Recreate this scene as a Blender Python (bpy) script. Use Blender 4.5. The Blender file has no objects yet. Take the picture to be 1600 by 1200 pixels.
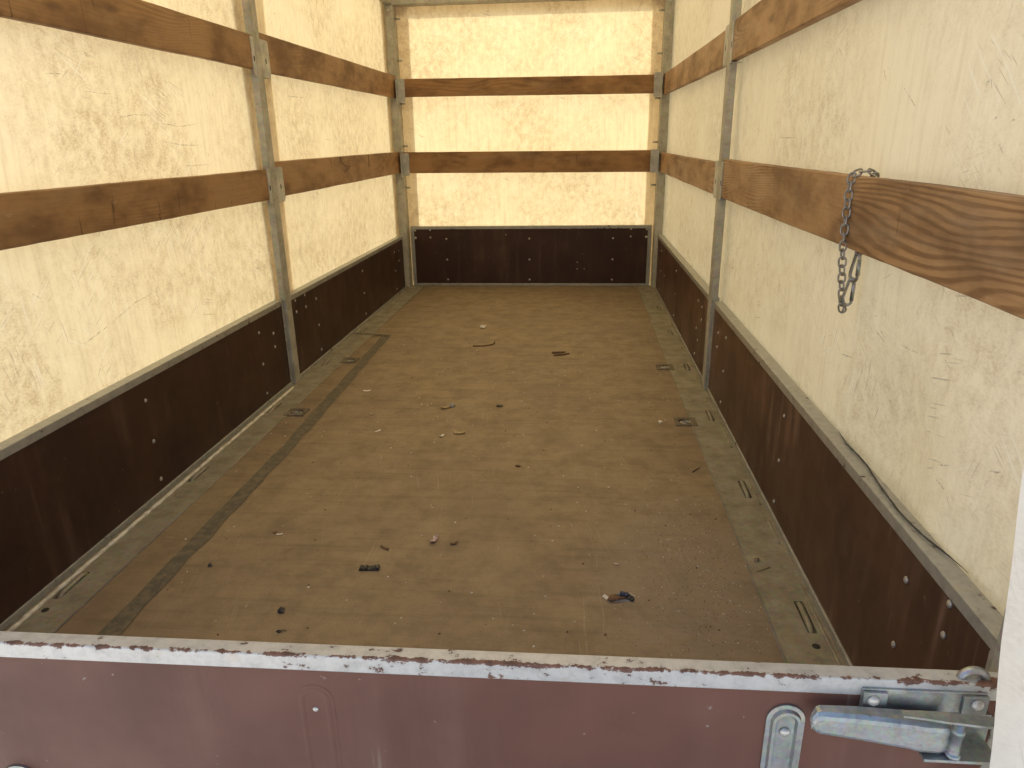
import bpy, bmesh, math, random
from mathutils import Vector, Matrix, noise
R = math.radians
random.seed(7)
sc = bpy.context.scene
COL = sc.collection

# ---------------------------------------------------------------- camera
HW, L, M, H, HB = 0.75, 3.632, 1.777, 0.319, 0.362      # half width, length, mid post, side height, front height
cam = bpy.data.cameras.new('camera'); camo = bpy.data.objects.new('camera', cam); COL.objects.link(camo)
cam.sensor_width = 36; cam.lens = 1094.875/1600*36; cam.clip_start = 0.02; cam.clip_end = 500
yaw, pitch, roll = -0.0968, 0.332, -0.0171
f = Vector((math.sin(yaw)*math.cos(pitch), math.cos(yaw)*math.cos(pitch), -math.sin(pitch)))
r = Vector((math.cos(yaw), -math.sin(yaw), 0)); u = r.cross(f)
r2 = r*math.cos(roll)+u*math.sin(roll); u2 = u*math.cos(roll)-r*math.sin(roll)
camo.matrix_world = Matrix(((r2.x, u2.x, -f.x, .2932), (r2.y, u2.y, -f.y, -.6125), (r2.z, u2.z, -f.z, .8335), (0, 0, 0, 1)))
sc.camera = camo
# ---------------------------------------------------------------- sky, sun, exposure
SUN_EL, SUN_AZ = 58, -29         # azimuth from +Y (the front of the trailer) towards -X
wd = bpy.data.worlds.new('World'); sc.world = wd; wd.use_nodes = True
wn = wd.node_tree; bg = wn.nodes['Background']
sky = wn.nodes.new('ShaderNodeTexSky'); sky.sky_type = 'NISHITA'; sky.sun_disc = False
sky.dust_density = 3.5; sky.ozone_density = .5; sky.sun_elevation = R(SUN_EL); sky.sun_rotation = R(SUN_AZ)
wn.links.new(sky.outputs[0], bg.inputs[0]); bg.inputs[1].default_value = 0.15
sun = bpy.data.lights.new('sun', 'SUN'); suno = bpy.data.objects.new('sun', sun); COL.objects.link(suno)
sun.energy = 4.2; sun.angle = R(0.5); sun.color = (1, .95, .86)
sd = Vector((math.sin(R(SUN_AZ))*math.cos(R(SUN_EL)), math.cos(R(SUN_AZ))*math.cos(R(SUN_EL)), math.sin(R(SUN_EL))))
suno.rotation_euler = sd.to_track_quat('Z', 'Y').to_euler(); suno.location = (-3, 6, 6)
sc.view_settings.view_transform = 'Standard'; sc.view_settings.look = 'None'
sc.view_settings.exposure = 1.1; sc.view_settings.gamma = 1
sc.view_settings.use_curve_mapping = False
sc.cycles.use_denoising = True
sc.cycles.max_bounces = 10; sc.cycles.diffuse_bounces = 7; sc.cycles.transmission_bounces = 8

# ---------------------------------------------------------------- material helpers
class NT:
    def __init__(s, name):
        s.m = bpy.data.materials.new(name); s.m.use_nodes = True; s.t = s.m.node_tree; s.t.nodes.clear()
        s.out = s.t.nodes.new('ShaderNodeOutputMaterial')
    def n(s, typ, ins=None, **kw):
        nd = s.t.nodes.new('ShaderNode'+typ)
        for k, v in kw.items(): setattr(nd, k, v)
        for k, v in (ins or {}).items():
            if isinstance(v, bpy.types.NodeSocket): s.t.links.new(v, nd.inputs[k])
            else: nd.inputs[k].default_value = v
        return nd
    def math(s, op, a, b=0.5, c=None, clamp=False):
        i = {0: a, 1: b}
        if c is not None: i[2] = c
        return s.n('Math', i, operation=op, use_clamp=clamp).outputs[0]
    def mix(s, fac, a, b, mode='MIX'):
        nd = s.n('Mix', None, data_type='RGBA', blend_type=mode, clamp_factor=True)
        for k, v in ((0, fac), (6, a), (7, b)):
            if isinstance(v, bpy.types.NodeSocket): s.t.links.new(v, nd.inputs[k])
            else: nd.inputs[k].default_value = v if k == 0 else (*v, 1)[:4]
        return nd.outputs[2]
    def noise(s, vec, scale, detail=4, rough=.55, dist=0, out=0):
        return s.n('TexNoise', {'Vector': vec, 'Scale': scale, 'Detail': detail, 'Roughness': rough, 'Distortion': dist}).outputs[out]
    def map(s, vec, scale=(1, 1, 1), rot=(0, 0, 0), loc=(0, 0, 0)):
        return s.n('Mapping', {'Vector': vec, 'Scale': scale, 'Rotation': rot, 'Location': loc}).outputs[0]
    def ramp(s, fac, lo, hi, a=0., b=1.):
        return s.n('MapRange', {0: fac, 1: lo, 2: hi, 3: a, 4: b}, interpolation_type='SMOOTHSTEP').outputs[0]
    def obj(s): return s.n('TexCoord').outputs['Object']
    def uv(s): return s.n('TexCoord').outputs['UV']
    def bump(s, h, dist=.001, strength=1):
        return s.n('Bump', {'Height': h, 'Distance': dist, 'Strength': strength}).outputs[0]
    def rand(s): return s.n('ObjectInfo').outputs['Random']
    def bsdf(s, col, rough=.5, metal=0., normal=None, spec=.5):
        i = {'Base Color': col if isinstance(col, bpy.types.NodeSocket) else (*col, 1), 'Roughness': rough, 'Metallic': metal, 'Specular IOR Level': spec}
        if normal is not None: i['Normal'] = normal
        return s.n('BsdfPrincipled', i).outputs[0]
    def done(s, sh): s.t.links.new(sh, s.out.inputs[0]); return s.m
    def scratches(s, vec, specs):
        """sparse dashes: noise stretched along one direction each, (angle, length scale, width scale, threshold, seed)"""
        tot = None
        wn_ = s.noise(vec, 5, 1, out=1)
        w = s.n('VectorMath', {0: vec, 1: s.n('VectorMath', {0: wn_, 'Scale': .03}, operation='SCALE').outputs[0]}, operation='ADD').outputs[0]
        gx = s.n('SeparateXYZ', {0: s.noise(s.map(vec, loc=(7, 1, 3)), 5, 2, out=1)}).outputs
        for i, (ang, a, b, th, seed) in enumerate(specs):
            m = s.map(s.map(w, rot=(0, 0, R(ang)), loc=(seed*1.7, seed, seed*3.1)), scale=(a, b, 1))
            k = s.ramp(s.noise(m, 1, 0, .4), th, th+.05)
            k = s.math('MULTIPLY', k, s.ramp(gx[i % 3], .54, .64))
            tot = k if tot is None else s.math('MAXIMUM', tot, k)
        return tot

def rgb(r_, g, b): return tuple((c/255/12.92 if c/255 <= .04045 else ((c/255+.055)/1.055)**2.4) for c in (r_, g, b))

def mat_tarp(name, trans, side_dirt=1.0, tfac=.285, marks=1.0):
    t = NT(name); uv = t.uv()
    big = t.noise(uv, 1.9, 3, .6); mid = t.noise(t.map(uv, scale=(1.2, .9, 1)), 24, 5, .8); fine = t.noise(t.map(uv, rot=(0, 0, .6), scale=(1, 1.9, 1)), 120, 3, .8)
    # rubbed-in dirt: soft clouds broken up by a fine weave of small streaks
    dirt = t.math('MULTIPLY', t.ramp(mid, .26, .86), t.ramp(fine, .28, .70, .35, 1.25))
    dirt = t.math('MULTIPLY', dirt, t.ramp(big, .34, .64, .25, 1.35))
    streak = t.ramp(t.noise(t.map(uv, scale=(70, 4, 1)), 1, 3, .65), .42, .85)
    dirt = t.math('MULTIPLY_ADD', t.math('MULTIPLY', streak, t.ramp(big, .66, .36)), .42, dirt)
    dark = t.scratches(uv, [(18, 15, 300, .735, 3), (-35, 17, 330, .74, 11), (75, 18, 320, .74, 23)])
    pale = t.scratches(uv, [(32, 7, 230, .70, 43), (-42, 8, 220, .70, 57), (84, 7, 230, .71, 61)])
    spots = t.math('MULTIPLY', t.ramp(fine, .70, .76), t.ramp(mid, .5, .62))
    d = t.math('MULTIPLY', dirt, side_dirt*1.25, clamp=True)
    clean = (.83, .785, .690); soil = (.51, .40, .28)
    c = t.mix(t.math('MULTIPLY', d, .70), clean, soil)
    c = t.mix(t.math('MULTIPLY', pale, .35*marks), c, (.88, .86, .80))
    c = t.mix(t.math('MULTIPLY', dark, .38*marks), c, (.22, .17, .12)); c = t.mix(t.math('MULTIPLY', spots, .45), c, (.16, .12, .09))
    soilT = tuple(k*q for k, q in zip(trans, (.60, .53, .44)))
    tc = t.mix(t.math('MULTIPLY', d, .95), trans, soilT)
    tc = t.mix(t.math('MULTIPLY', pale, .5), tc, (1, .92, .68))
    tc = t.mix(t.math('MULTIPLY', dark, .5*marks), tc, (.25, .17, .09)); tc = t.mix(t.math('MULTIPLY', spots, .6), tc, (.18, .13, .07))
    nb = t.bump(t.noise(uv, 5, 2), .006, .25)
    dif = t.bsdf(c, .62, normal=nb, spec=.25)
    tr = t.n('BsdfTranslucent', {'Color': tc, 'Normal': nb}).outputs[0]
    return t.done(t.n('MixShader', {0: tfac, 1: dif, 2: tr}).outputs[0])

def mat_wood(name, c1, c2, c3, grain=1.0):
    t = NT(name); o = t.obj(); rnd = t.rand()
    off = t.n('CombineXYZ', {0: t.math('MULTIPLY', rnd, 13.), 1: t.math('MULTIPLY', rnd, 37.), 2: t.math('MULTIPLY', rnd, 7.)}).outputs[0]
    v = t.n('VectorMath', {0: o, 1: off}, operation='ADD').outputs[0]        # plank length runs along Y, height along Z
    warp = t.n('VectorMath', {0: t.noise(t.map(v, scale=(2, 1.3, 7)), 1, 2, .4, out=1), 'Scale': .095}, operation='SCALE').outputs[0]
    w = t.n('VectorMath', {0: v, 1: warp}, operation='ADD').outputs[0]
    rings = t.n('TexWave', {'Vector': t.map(w, scale=(1, .10, 1.)), 'Scale': 56, 'Distortion': 1.4, 'Detail': 2, 'Detail Scale': 2.}, wave_type='RINGS', rings_direction='Y').outputs[1]
    fib = t.noise(t.map(v, scale=(60, 5, 210)), 1, 3, .65)
    stain = t.noise(t.map(v, scale=(3, 4, 9)), 1, 4, .65)
    zone = t.ramp(t.noise(t.map(v, scale=(1, 1.4, 2)), 1, 1), .44, .62, .08, 1)
    k = t.math('MULTIPLY_ADD', t.math('MULTIPLY', t.math('SUBTRACT', 1., t.ramp(rings, .0, .8)), zone), .55*grain, t.math('MULTIPLY', fib, .55))
    c = t.mix(t.ramp(k, .18, .78), c1, c2)
    c = t.mix(t.ramp(stain, .40, .68, 0, .75), c, c3)
    knot = t.n('TexVoronoi', {'Vector': t.map(v, scale=(1, 3.3, 11)), 'Scale': 1.}, feature='F1').outputs[0]
    c = t.mix(t.ramp(knot, .16, .05, 0, .8), c, c3)
    c = t.mix(t.ramp(t.noise(t.map(v, scale=(4, 2.6, 14)), 1, 4, .7), .50, .72, 0, .45*grain), c, (.36, .27, .18))
    marks = t.math('MULTIPLY', t.ramp(t.noise(t.map(v, scale=(10, 70, 7)), 1, 2), .70, .75), .6)
    c = t.mix(marks, c, tuple(x*.35 for x in c3))
    dust = t.math('MULTIPLY', t.ramp(t.noise(t.map(v, scale=(40, 22, 60)), 1, 3, .7), .66, .78), .3)
    c = t.mix(dust, c, (.5, .4, .28))
    return t.done(t.bsdf(c, t.ramp(stain, .3, .8, .45, .7), normal=t.bump(k, .0012, .5), spec=.35))

def mat_metal(name, base, dark, rough=.45, metal=.6, rust=0.12, scale=1.):
    t = NT(name); o = t.obj()
    a = t.noise(o, 18*scale, 5, .65); b = t.noise(o, 90*scale, 3, .6); p = t.n('TexVoronoi', {'Vector': o, 'Scale': 130*scale}, feature='F1').outputs['Color']
    c = t.mix(t.ramp(a, .3, .75), base, dark); c = t.mix(.10, c, p, 'OVERLAY')
    c = t.mix(t.math('MULTIPLY', t.ramp(b, .58, .75), .4), c, tuple(x*.5 for x in dark))
    c = t.mix(t.math('MULTIPLY', t.ramp(t.noise(o, 34*scale, 6, .7), .66, .74), rust*4), c, (.17, .085, .04))
    rg = t.ramp(a, .3, .8, rough-.08, rough+.16)
    return t.done(t.bsdf(c, rg, metal, t.bump(t.math('ADD', a, b), .0006, .5)))

def mat_board(name, c1, c2, rough=.42, haze=.25, spec=.4):
    t = NT(name); o = t.obj()
    a = t.noise(o, 5, 5, .6); gr = t.noise(t.map(o, scale=(20, 20, 1.6)), 1, 4, .6); fi = t.noise(t.map(o, scale=(180, 180, 180)), 1, 2)
    c = t.mix(t.ramp(a, .3, .75), c1, c2)
    rub = t.math('MULTIPLY', t.ramp(gr, .46, .72), t.ramp(t.noise(o, 3.3, 3), .40, .62))
    c = t.mix(t.math('MULTIPLY', rub, haze*1.6), c, (.20, .12, .085))
    sc_ = t.math('MULTIPLY', t.ramp(t.noise(t.map(o, scale=(60, 60, 4), rot=(.4, .2, 0)), 1, 2), .70, .76), t.ramp(t.noise(o, 7, 2), .5, .65))
    c = t.mix(t.math('MULTIPLY', sc_, .5), c, (.32, .24, .18))
    c = t.mix(t.math('MULTIPLY', t.ramp(t.noise(o, 75, 2), .73, .78), .5), c, (.36, .30, .25))
    rg = t.ramp(t.math('MULTIPLY_ADD', a, .6, t.math('MULTIPLY', gr, .4)), .3, .75, rough-.1, rough+.14)
    return t.done(t.bsdf(c, rg, normal=t.bump(t.math('MULTIPLY_ADD', fi, .3, gr), .0007, .35), spec=spec))

def mat_floor(name):
    t = NT(name); o = t.obj()
    big = t.noise(o, 1.7, 5, .6); mid = t.noise(o, 11, 6, .75)
    cross = t.noise(t.map(o, scale=(2.4, 46, 1)), 1, 5, .65)
    longi = t.noise(t.map(o, scale=(30, 1.3, 1)), 1, 4, .6)
    mesh = t.noise(o, 420, 2, .6)
    c = t.mix(t.ramp(mid, .3, .75), (.305, .226, .134), (.195, .142, .087))
    c = t.mix(t.ramp(big, .42, .68, 0, .55), c, (.195, .135, .094))
    c = t.mix(t.math('MULTIPLY', t.ramp(cross, .48, .76), .46), c, (.115, .080, .048))
    c = t.mix(t.math('MULTIPLY', t.ramp(longi, .55, .8), .3), c, (.33, .27, .18))
    c = t.mix(t.math('MULTIPLY', t.ramp(mesh, .4, .7), .38), c, (.12, .088, .055))
    sc_ = t.scratches(o, [(88, 4, 330, .735, 3), (76, 5, 360, .74, 13), (4, 5, 360, .75, 41)])
    c = t.mix(t.math('MULTIPLY', sc_, .3), c, (.42, .35, .24))
    st = t.math('MULTIPLY', t.ramp(t.noise(o, 13, 4, .7), .62, .74), .5)
    c = t.mix(st, c, (.11, .075, .045))
    # grey dust settled along the right-hand strip near the tailgate
    xyz = t.n('SeparateXYZ', {0: o}).outputs
    dx = t.math('SUBTRACT', xyz[0], .52); dy = t.math('MULTIPLY', t.math('SUBTRACT', xyz[1], .62), .55)
    dd = t.math('ADD', t.math('SQRT', t.math('ADD', t.math('MULTIPLY', dx, dx), t.math('MULTIPLY', dy, dy))), t.math('MULTIPLY', t.math('SUBTRACT', mid, .5), .25))
    dm = t.math('MULTIPLY', t.ramp(dd, .26, .08), t.ramp(t.noise(o, 55, 4, .75), .36, .62, .35, 1))
    c = t.mix(t.math('MULTIPLY', dm, .6), c, (.25, .205, .165))
    rg = t.ramp(mid, .3, .8, .48, .7)
    return t.done(t.bsdf(c, rg, normal=t.bump(t.math('MULTIPLY_ADD', mesh, .5, t.math('MULTIPLY', cross, .6)), .0008, .5), spec=.35))

def mat_chip(name, paint, under, amount=.5, edge=None):
    """worn paint with chips down to brown primer"""
    t = NT(name); o = t.obj()
    n1 = t.noise(t.map(o, scale=(26, 60, 60)), 1, 6, .75); n2 = t.noise(o, 50, 5, .7); n3 = t.noise(t.map(o, scale=(3, 9, 9)), 1, 3)
    k = t.math('MULTIPLY_ADD', n1, .6, t.math('MULTIPLY', n2, .5))
    k = t.math('MULTIPLY_ADD', t.math('SUBTRACT', n3, .5), .35, k)
    if edge is not None:                       # chips gather along one worn corner (object-space y, z)
        xyz = t.n('SeparateXYZ', {0: o}).outputs
        dy = t.math('SUBTRACT', xyz[1], edge[0]); dz = t.math('SUBTRACT', xyz[2], edge[1])
        d = t.math('SQRT', t.math('ADD', t.math('MULTIPLY', dy, dy), t.math('MULTIPLY', dz, dz)))
        k = t.math('MULTIPLY_ADD', t.ramp(d, .0060, .0005), .115, k)
    m = t.ramp(k, 1.02-amount, 1.05-amount)
    p = t.mix(t.ramp(n2, .35, .75), paint, tuple(x*.72 for x in paint))
    p = t.mix(t.math('MULTIPLY', t.ramp(t.noise(o, 20, 4, .7), .60, .72), .4), p, (.45, .36, .24))
    c = t.mix(m, p, t.mix(t.ramp(n2, .4, .7), under, tuple(x*.45 for x in under)))
    return t.done(t.bsdf(c, t.math('MULTIPLY_ADD', m, .35, .36), t.math('MULTIPLY', t.math('SUBTRACT', 1, m), .35), t.bump(m, .0004, -.6)))

def mat_plain(name, c1, c2=None, rough=.6, scale=30, metal=0.):
    t = NT(name); o = t.obj(); c2 = c2 or tuple(x*.6 for x in c1)
    a = t.noise(o, scale, 5, .65)
    return t.done(t.bsdf(t.mix(t.ramp(a, .35, .68), c1, c2), rough, metal, t.bump(a, .001, .5)))

TR = (.99, .81, .44)
M_TARP = mat_tarp('cream tarpaulin', TR)
M_TARPR = mat_tarp('cream tarpaulin streaked', TR, .72)
M_HEM = mat_tarp('tarpaulin welded band', (.92, .80, .60), .8, .30)
M_FLAP = mat_tarp('white tarpaulin flap', (1.0, .92, .75), .45, .16, .3)
M_WOOD = mat_wood('stained pine', (.330, .180, .072), (.185, .092, .036), (.120, .058, .026), .45)
M_WOODR = mat_wood('weathered pine', (.400, .235, .112), (.200, .104, .046), (.150, .082, .040), .75)
M_GALV = mat_metal('galvanised steel', (.52, .51, .47), (.36, .355, .33), .5, .45, .04)
M_POST = mat_metal('dull grey steel', (.43, .41, .35), (.29, .275, .23), .6, .15, .06)
M_BRIGHT = mat_metal('zinc plated steel', (.43, .45, .435), (.25, .27, .26), .38, .85, .06, 1.6)
M_CHAIN = mat_metal('tarnished chain steel', (.43, .42, .39), (.24, .23, .21), .40, .85, .06, 3)
M_BOARD = mat_board('dark film faced plywood', (.050, .023, .0150), (.030, .0145, .0100), .46, .16, .3)
M_BOARD_LIT = mat_board('rubbed film faced plywood lit side', (.080, .034, .021), (.046, .021, .0140), .42, .55, .4)  # same plywood, more rubbed; base also painted lighter for its lit side
M_GATE = mat_board('brown film faced plywood outside', (.150, .063, .042), (.108, .047, .033), .50, .26, .3)
M_FLOOR = mat_floor('worn brown deck')
M_STRIP = mat_metal('dusty steel strip', (.305, .275, .205), (.205, .175, .122), .62, .15, .05)
M_CHIP = mat_chip('chipped white rail paint', (.53, .525, .50), (.20, .095, .06), .385, (-.0185, H))
M_RAIL = mat_chip('scuffed grey rail paint', (.40, .395, .36), (.13, .085, .05), .36)
M_CAULK = mat_plain('off white sealant', (.72, .68, .58), (.46, .42, .34), .7, 60)
M_TAPE = mat_plain('dark worn tape', (.085, .076, .056), (.165, .132, .086), .75, 45)
M_HOLE = mat_plain('hole shade', (.030, .026, .022), (.018, .015, .013), .9, 60)  # near-black painted for the shade inside holes and cracks
M_RIVET = mat_plain('steel rivet', (.60, .58, .54), (.38, .36, .33), .38, 200, .5)
M_RUST = mat_metal('rusty tie down plate', (.20, .165, .115), (.11, .085, .055), .65, .2, .16, 2)
_t = NT('dirt scuff'); _n = _t.noise(_t.obj(), 160, 3, .7)
M_SCUFF = _t.done(_t.n('MixShader', {0: _t.ramp(_n, .38, .66, .0, .5), 1: _t.n('BsdfTransparent').outputs[0], 2: _t.bsdf((.20, .135, .085), .8)}).outputs[0])
K_DARK = mat_plain('rail gap shade', (.07, .065, .06), (.035, .032, .03), .8, 60)  # near-black standing in for the shaded gap along the right rail
M_GROUND = mat_plain('pale bounce ground', (.50, .485, .455), (.42, .405, .38), .85, 3)  # unseen ground, kept pale to bounce light into the open rear

# ---------------------------------------------------------------- geometry helpers
def link(name, bm, mat, parent=None, smooth=False, mats=None):
    me = bpy.data.meshes.new(name); bmesh.ops.recalc_face_normals(bm, faces=bm.faces); bm.to_mesh(me); bm.free()
    for m in (mats or [mat]): me.materials.append(m)
    if smooth:
        for p in me.polygons: p.use_smooth = True
    o = bpy.data.objects.new(name, me); COL.objects.link(o)
    if parent: o.parent = parent
    return o
def tag(o, label, cat, group=None, kind=None):
    if label: o['label'] = label
    if cat: o['category'] = cat
    if group: o['group'] = group
    if kind: o['kind'] = kind
    return o
def empty(name, label, cat, loc=(0, 0, 0), group=None):
    o = bpy.data.objects.new(name, None); COL.objects.link(o); o.location = loc; o.empty_display_size = .05
    return tag(o, label, cat, group)
def box(bm, a, b, bev=0, seg=2):
    vs = [bm.verts.new((x, y, z)) for x in (a[0], b[0]) for y in (a[1], b[1]) for z in (a[2], b[2])]
    fs = [bm.faces.new([vs[i] for i in q]) for q in ((0, 1, 3, 2), (4, 6, 7, 5), (0, 4, 5, 1), (2, 3, 7, 6), (0, 2, 6, 4), (1, 5, 7, 3))]
    if bev:
        es = {e for f_ in fs for e in f_.edges}
        bmesh.ops.bevel(bm, geom=list(es), offset=bev, segments=seg, affect='EDGES', profile=.5)
def bx(name, a, b, mat, parent=None, bev=.0015):
    lo = [min(p, q) for p, q in zip(a, b)]; hi = [max(p, q) for p, q in zip(a, b)]
    bm = bmesh.new(); box(bm, lo, hi, bev); return link(name, bm, mat, parent)
def tube(bm, pts, rad, n=8, closed=False, cap=True):
    pts = [Vector(p) for p in pts]; N_ = len(pts); rings = []; up = None
    for i, p in enumerate(pts):
        a = pts[(i-1) % N_] if closed or i else p; b = pts[(i+1) % N_] if closed or i < N_-1 else p
        t = (b-a).normalized()
        if up is None: up = t.orthogonal().normalized()
        up = (up-t*up.dot(t)); up = up.normalized() if up.length > 1e-6 else t.orthogonal().normalized()
        s = t.cross(up); rr = rad[i] if isinstance(rad, (list, tuple)) else rad
        rings.append([bm.verts.new(p+(up*math.cos(k*2*math.pi/n)+s*math.sin(k*2*math.pi/n))*rr) for k in range(n)])
    for i in range(N_ if closed else N_-1):
        A, B = rings[i], rings[(i+1) % N_]
        for k in range(n): bm.faces.new((A[k], A[(k+1) % n], B[(k+1) % n], B[k]))
    if cap and not closed:
        bm.faces.new(rings[0][::-1]); bm.faces.new(rings[-1])
def prism(bm, outline, depth_vec, bev=0):
    a = [bm.verts.new(p) for p in outline]; d = Vector(depth_vec); b = [bm.verts.new(Vector(p)+d) for p in outline]
    n = len(a); bm.faces.new(a); bm.faces.new(b[::-1])
    for i in range(n): bm.faces.new((a[i], b[i], b[(i+1) % n], a[(i+1) % n]))
def pocket_strip(name, xs, ys, low, depth, mat, parent, ztop=0., zbot=-.03):
    """slab over x/y cuts; cells where low(i, j) is true are sunk by depth"""
    bm = bmesh.new(); nx, ny = len(xs)-1, len(ys)-1
    hz = lambda i, j: ztop-depth if low(i, j) else ztop
    q = lambda *p: bm.faces.new([bm.verts.new(v) for v in p])
    for i in range(nx):
        for j in range(ny):
            z = hz(i, j); q((xs[i], ys[j], z), (xs[i+1], ys[j], z), (xs[i+1], ys[j+1], z), (xs[i], ys[j+1], z))
            if i+1 < nx and hz(i+1, j) != z:
                z2 = hz(i+1, j); x = xs[i+1]; q((x, ys[j], z), (x, ys[j], z2), (x, ys[j+1], z2), (x, ys[j+1], z))
            if j+1 < ny and hz(i, j+1) != z:
                z2 = hz(i, j+1); y = ys[j+1]; q((xs[i], y, z), (xs[i], y, z2), (xs[i+1], y, z2), (xs[i+1], y, z))
    x0, x1, y0, y1 = xs[0], xs[-1], ys[0], ys[-1]
    for p in (((x0, y0), (x1, y0)), ((x1, y0), (x1, y1)), ((x1, y1), (x0, y1)), ((x0, y1), (x0, y0))):
        (a, b), (c, d) = p; q((a, b, ztop), (c, d, ztop), (c, d, zbot), (a, b, zbot))
    q((x0, y0, zbot), (x1, y0, zbot), (x1, y1, zbot), (x0, y1, zbot))
    bmesh.ops.remove_doubles(bm, verts=bm.verts, dist=1e-6)
    return link(name, bm, mat, parent)
def dome_mesh(rad, h):
    bm = bmesh.new(); rings = []
    for a in (0, .35, .7, .92):
        rr = rad*math.cos(a*math.pi/2); z = h*math.sin(a*math.pi/2)
        rings.append([bm.verts.new((rr*math.cos(k*math.pi/5), rr*math.sin(k*math.pi/5), z)) for k in range(10)])
    for A, B in zip(rings, rings[1:]):
        for k in range(10): bm.faces.new((A[k], A[(k+1) % 10], B[(k+1) % 10], B[k]))
    bm.faces.new(rings[-1]); bm.faces.new(rings[0][::-1])
    me = bpy.data.meshes.new('rivet'); bm.to_mesh(me); bm.free(); me.materials.append(M_RIVET)
    for p in me.polygons: p.use_smooth = True
    return me
RIV = dome_mesh(.0058, .0032)
def rivet(parent, loc, axis, s=1.):
    o = bpy.data.objects.new('rivet', RIV); COL.objects.link(o); o.parent = parent; o.location = loc
    o.rotation_euler = Vector(axis).to_track_quat('Z', 'Y').to_euler(); o.scale = (s, s, s)
    return o

# ---------------------------------------------------------------- ground and floor
bm = bmesh.new(); q = 40
bm.faces.new([bm.verts.new(p) for p in ((-q, -q, -.62), (q, -q, -.62), (q, q, -.62), (-q, q, -.62))])
tag(link('ground', bm, M_GROUND), None, None, kind='structure')

RINGS = [(-.625, 1.472), (-.630, 2.052), (.634, 1.452), (.634, 2.015)]
SLOTS = [.508, 1.008, 1.508, 2.02, 2.54, 3.034]
XE = .65
def cuts(vals, lo, hi): return [lo]+sorted(v for v in vals if lo < v < hi)+[hi]
rs = .026                      # half side of the tie-down pocket
dx_ = cuts([s*(XE-.02)+d for s in (-1, 1) for d in (0,)], -XE, XE)
deck_x = cuts([-.655+.0, -.604, .608, .648], -XE, XE)
deck_y = cuts([y+d for _, y in RINGS for d in (-.030, .030)], -.0, L+.02)
def deck_low(i, j):
    xm = (deck_x[i]+deck_x[i+1])/2; ym = (deck_y[j]+deck_y[j+1])/2
    return any(abs(xm-x) < .03 and abs(ym-y) < .03 for x, y in RINGS)
floor = pocket_strip('floor', deck_x, deck_y, deck_low, .014, M_FLOOR, None)
tag(floor, None, None, kind='structure')
for s in (-1, 1):
    xs = [XE, .7095, .7265, .80] if s > 0 else [-.80, -.7265, -.7095, -XE]
    ys = cuts([y+d for y in SLOTS for d in (-.046, .046)], 0, L+.02)
    low = lambda i, j: i == 1 and any(abs((ys[j]+ys[j+1])/2-y) < .02 for y in SLOTS)
    e = pocket_strip('edge_strip', xs, ys, low, .010, M_STRIP, floor, .0015)
    for y in SLOTS:
        bm = bmesh.new(); x = s*.718
        tube(bm, [(x, y-.044, -.010), (x, y-.037, -.007), (x, y-.026, .0006), (x, y+.034, .0018), (x, y+.040, -.001), (x, y+.045, -.008)], .0053, 8)
        link('lashing_bar', bm, M_STRIP, floor, True)
    # folded lip between strip and deck
    bm = bmesh.new(); tube(bm, [(s*XE, .0, .0012), (s*XE, L, .0012)], .0022, 6); link('strip_lip', bm, M_STRIP, floor, True)
    bm = bmesh.new(); prism(bm, [(s*.7125+.007*math.cos(a*math.pi/6), .427+.007*math.sin(a*math.pi/6), .0018) for a in range(12)], (0, 0, .0004))
    link('drain_hole', bm, M_HOLE, floor)
for k, (x, y) in enumerate(RINGS):
    bm = bmesh.new(); o8 = 24; O, I, D = [], [], []
    for a in range(o8):
        th = a*2*math.pi/o8; c_, s_ = math.cos(th), math.sin(th); m_ = max(abs(c_), abs(s_))
        O.append((c_/m_*.033, s_/m_*.033)); I.append((c_*.0205, s_*.0205))
    V0 = [bm.verts.new((p[0], p[1], 0)) for p in O]; V1 = [bm.verts.new((p[0]*.96, p[1]*.96, .0050)) for p in O]
    V2 = [bm.verts.new((p[0]*1.08, p[1]*1.08, .0042)) for p in I]; V3 = [bm.verts.new((p[0], p[1], .0005)) for p in I]
    V4 = [bm.verts.new((p[0]*.8, p[1]*.8, -.009)) for p in I]; V5 = [bm.verts.new((p[0]*.3, p[1]*.3, -.012)) for p in I]
    for A, B in zip((V0, V1, V2, V3, V4), (V1, V2, V3, V4, V5)):
        for a in range(o8): bm.faces.new((A[a], A[(a+1) % o8], B[(a+1) % o8], B[a]))
    bm.faces.new(V5)
    pl = link('tie_down_plate', bm, M_RUST, floor); pl.location = (x, y, 0)
    bm = bmesh.new()
    tube(bm, [(.015*math.cos(a*math.pi/8), .015*math.sin(a*math.pi/8)*.92, .0015-.004*(a < 8)) for a in range(16)], .0032, 6, True)
    link('ring', bm, M_CHAIN, pl, True)
    for sx in (-1, 1):
        for sy in (-1, 1): rivet(pl, (sx*.0265, sy*.0265, .003), (0, 0, 1), .6)
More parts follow.
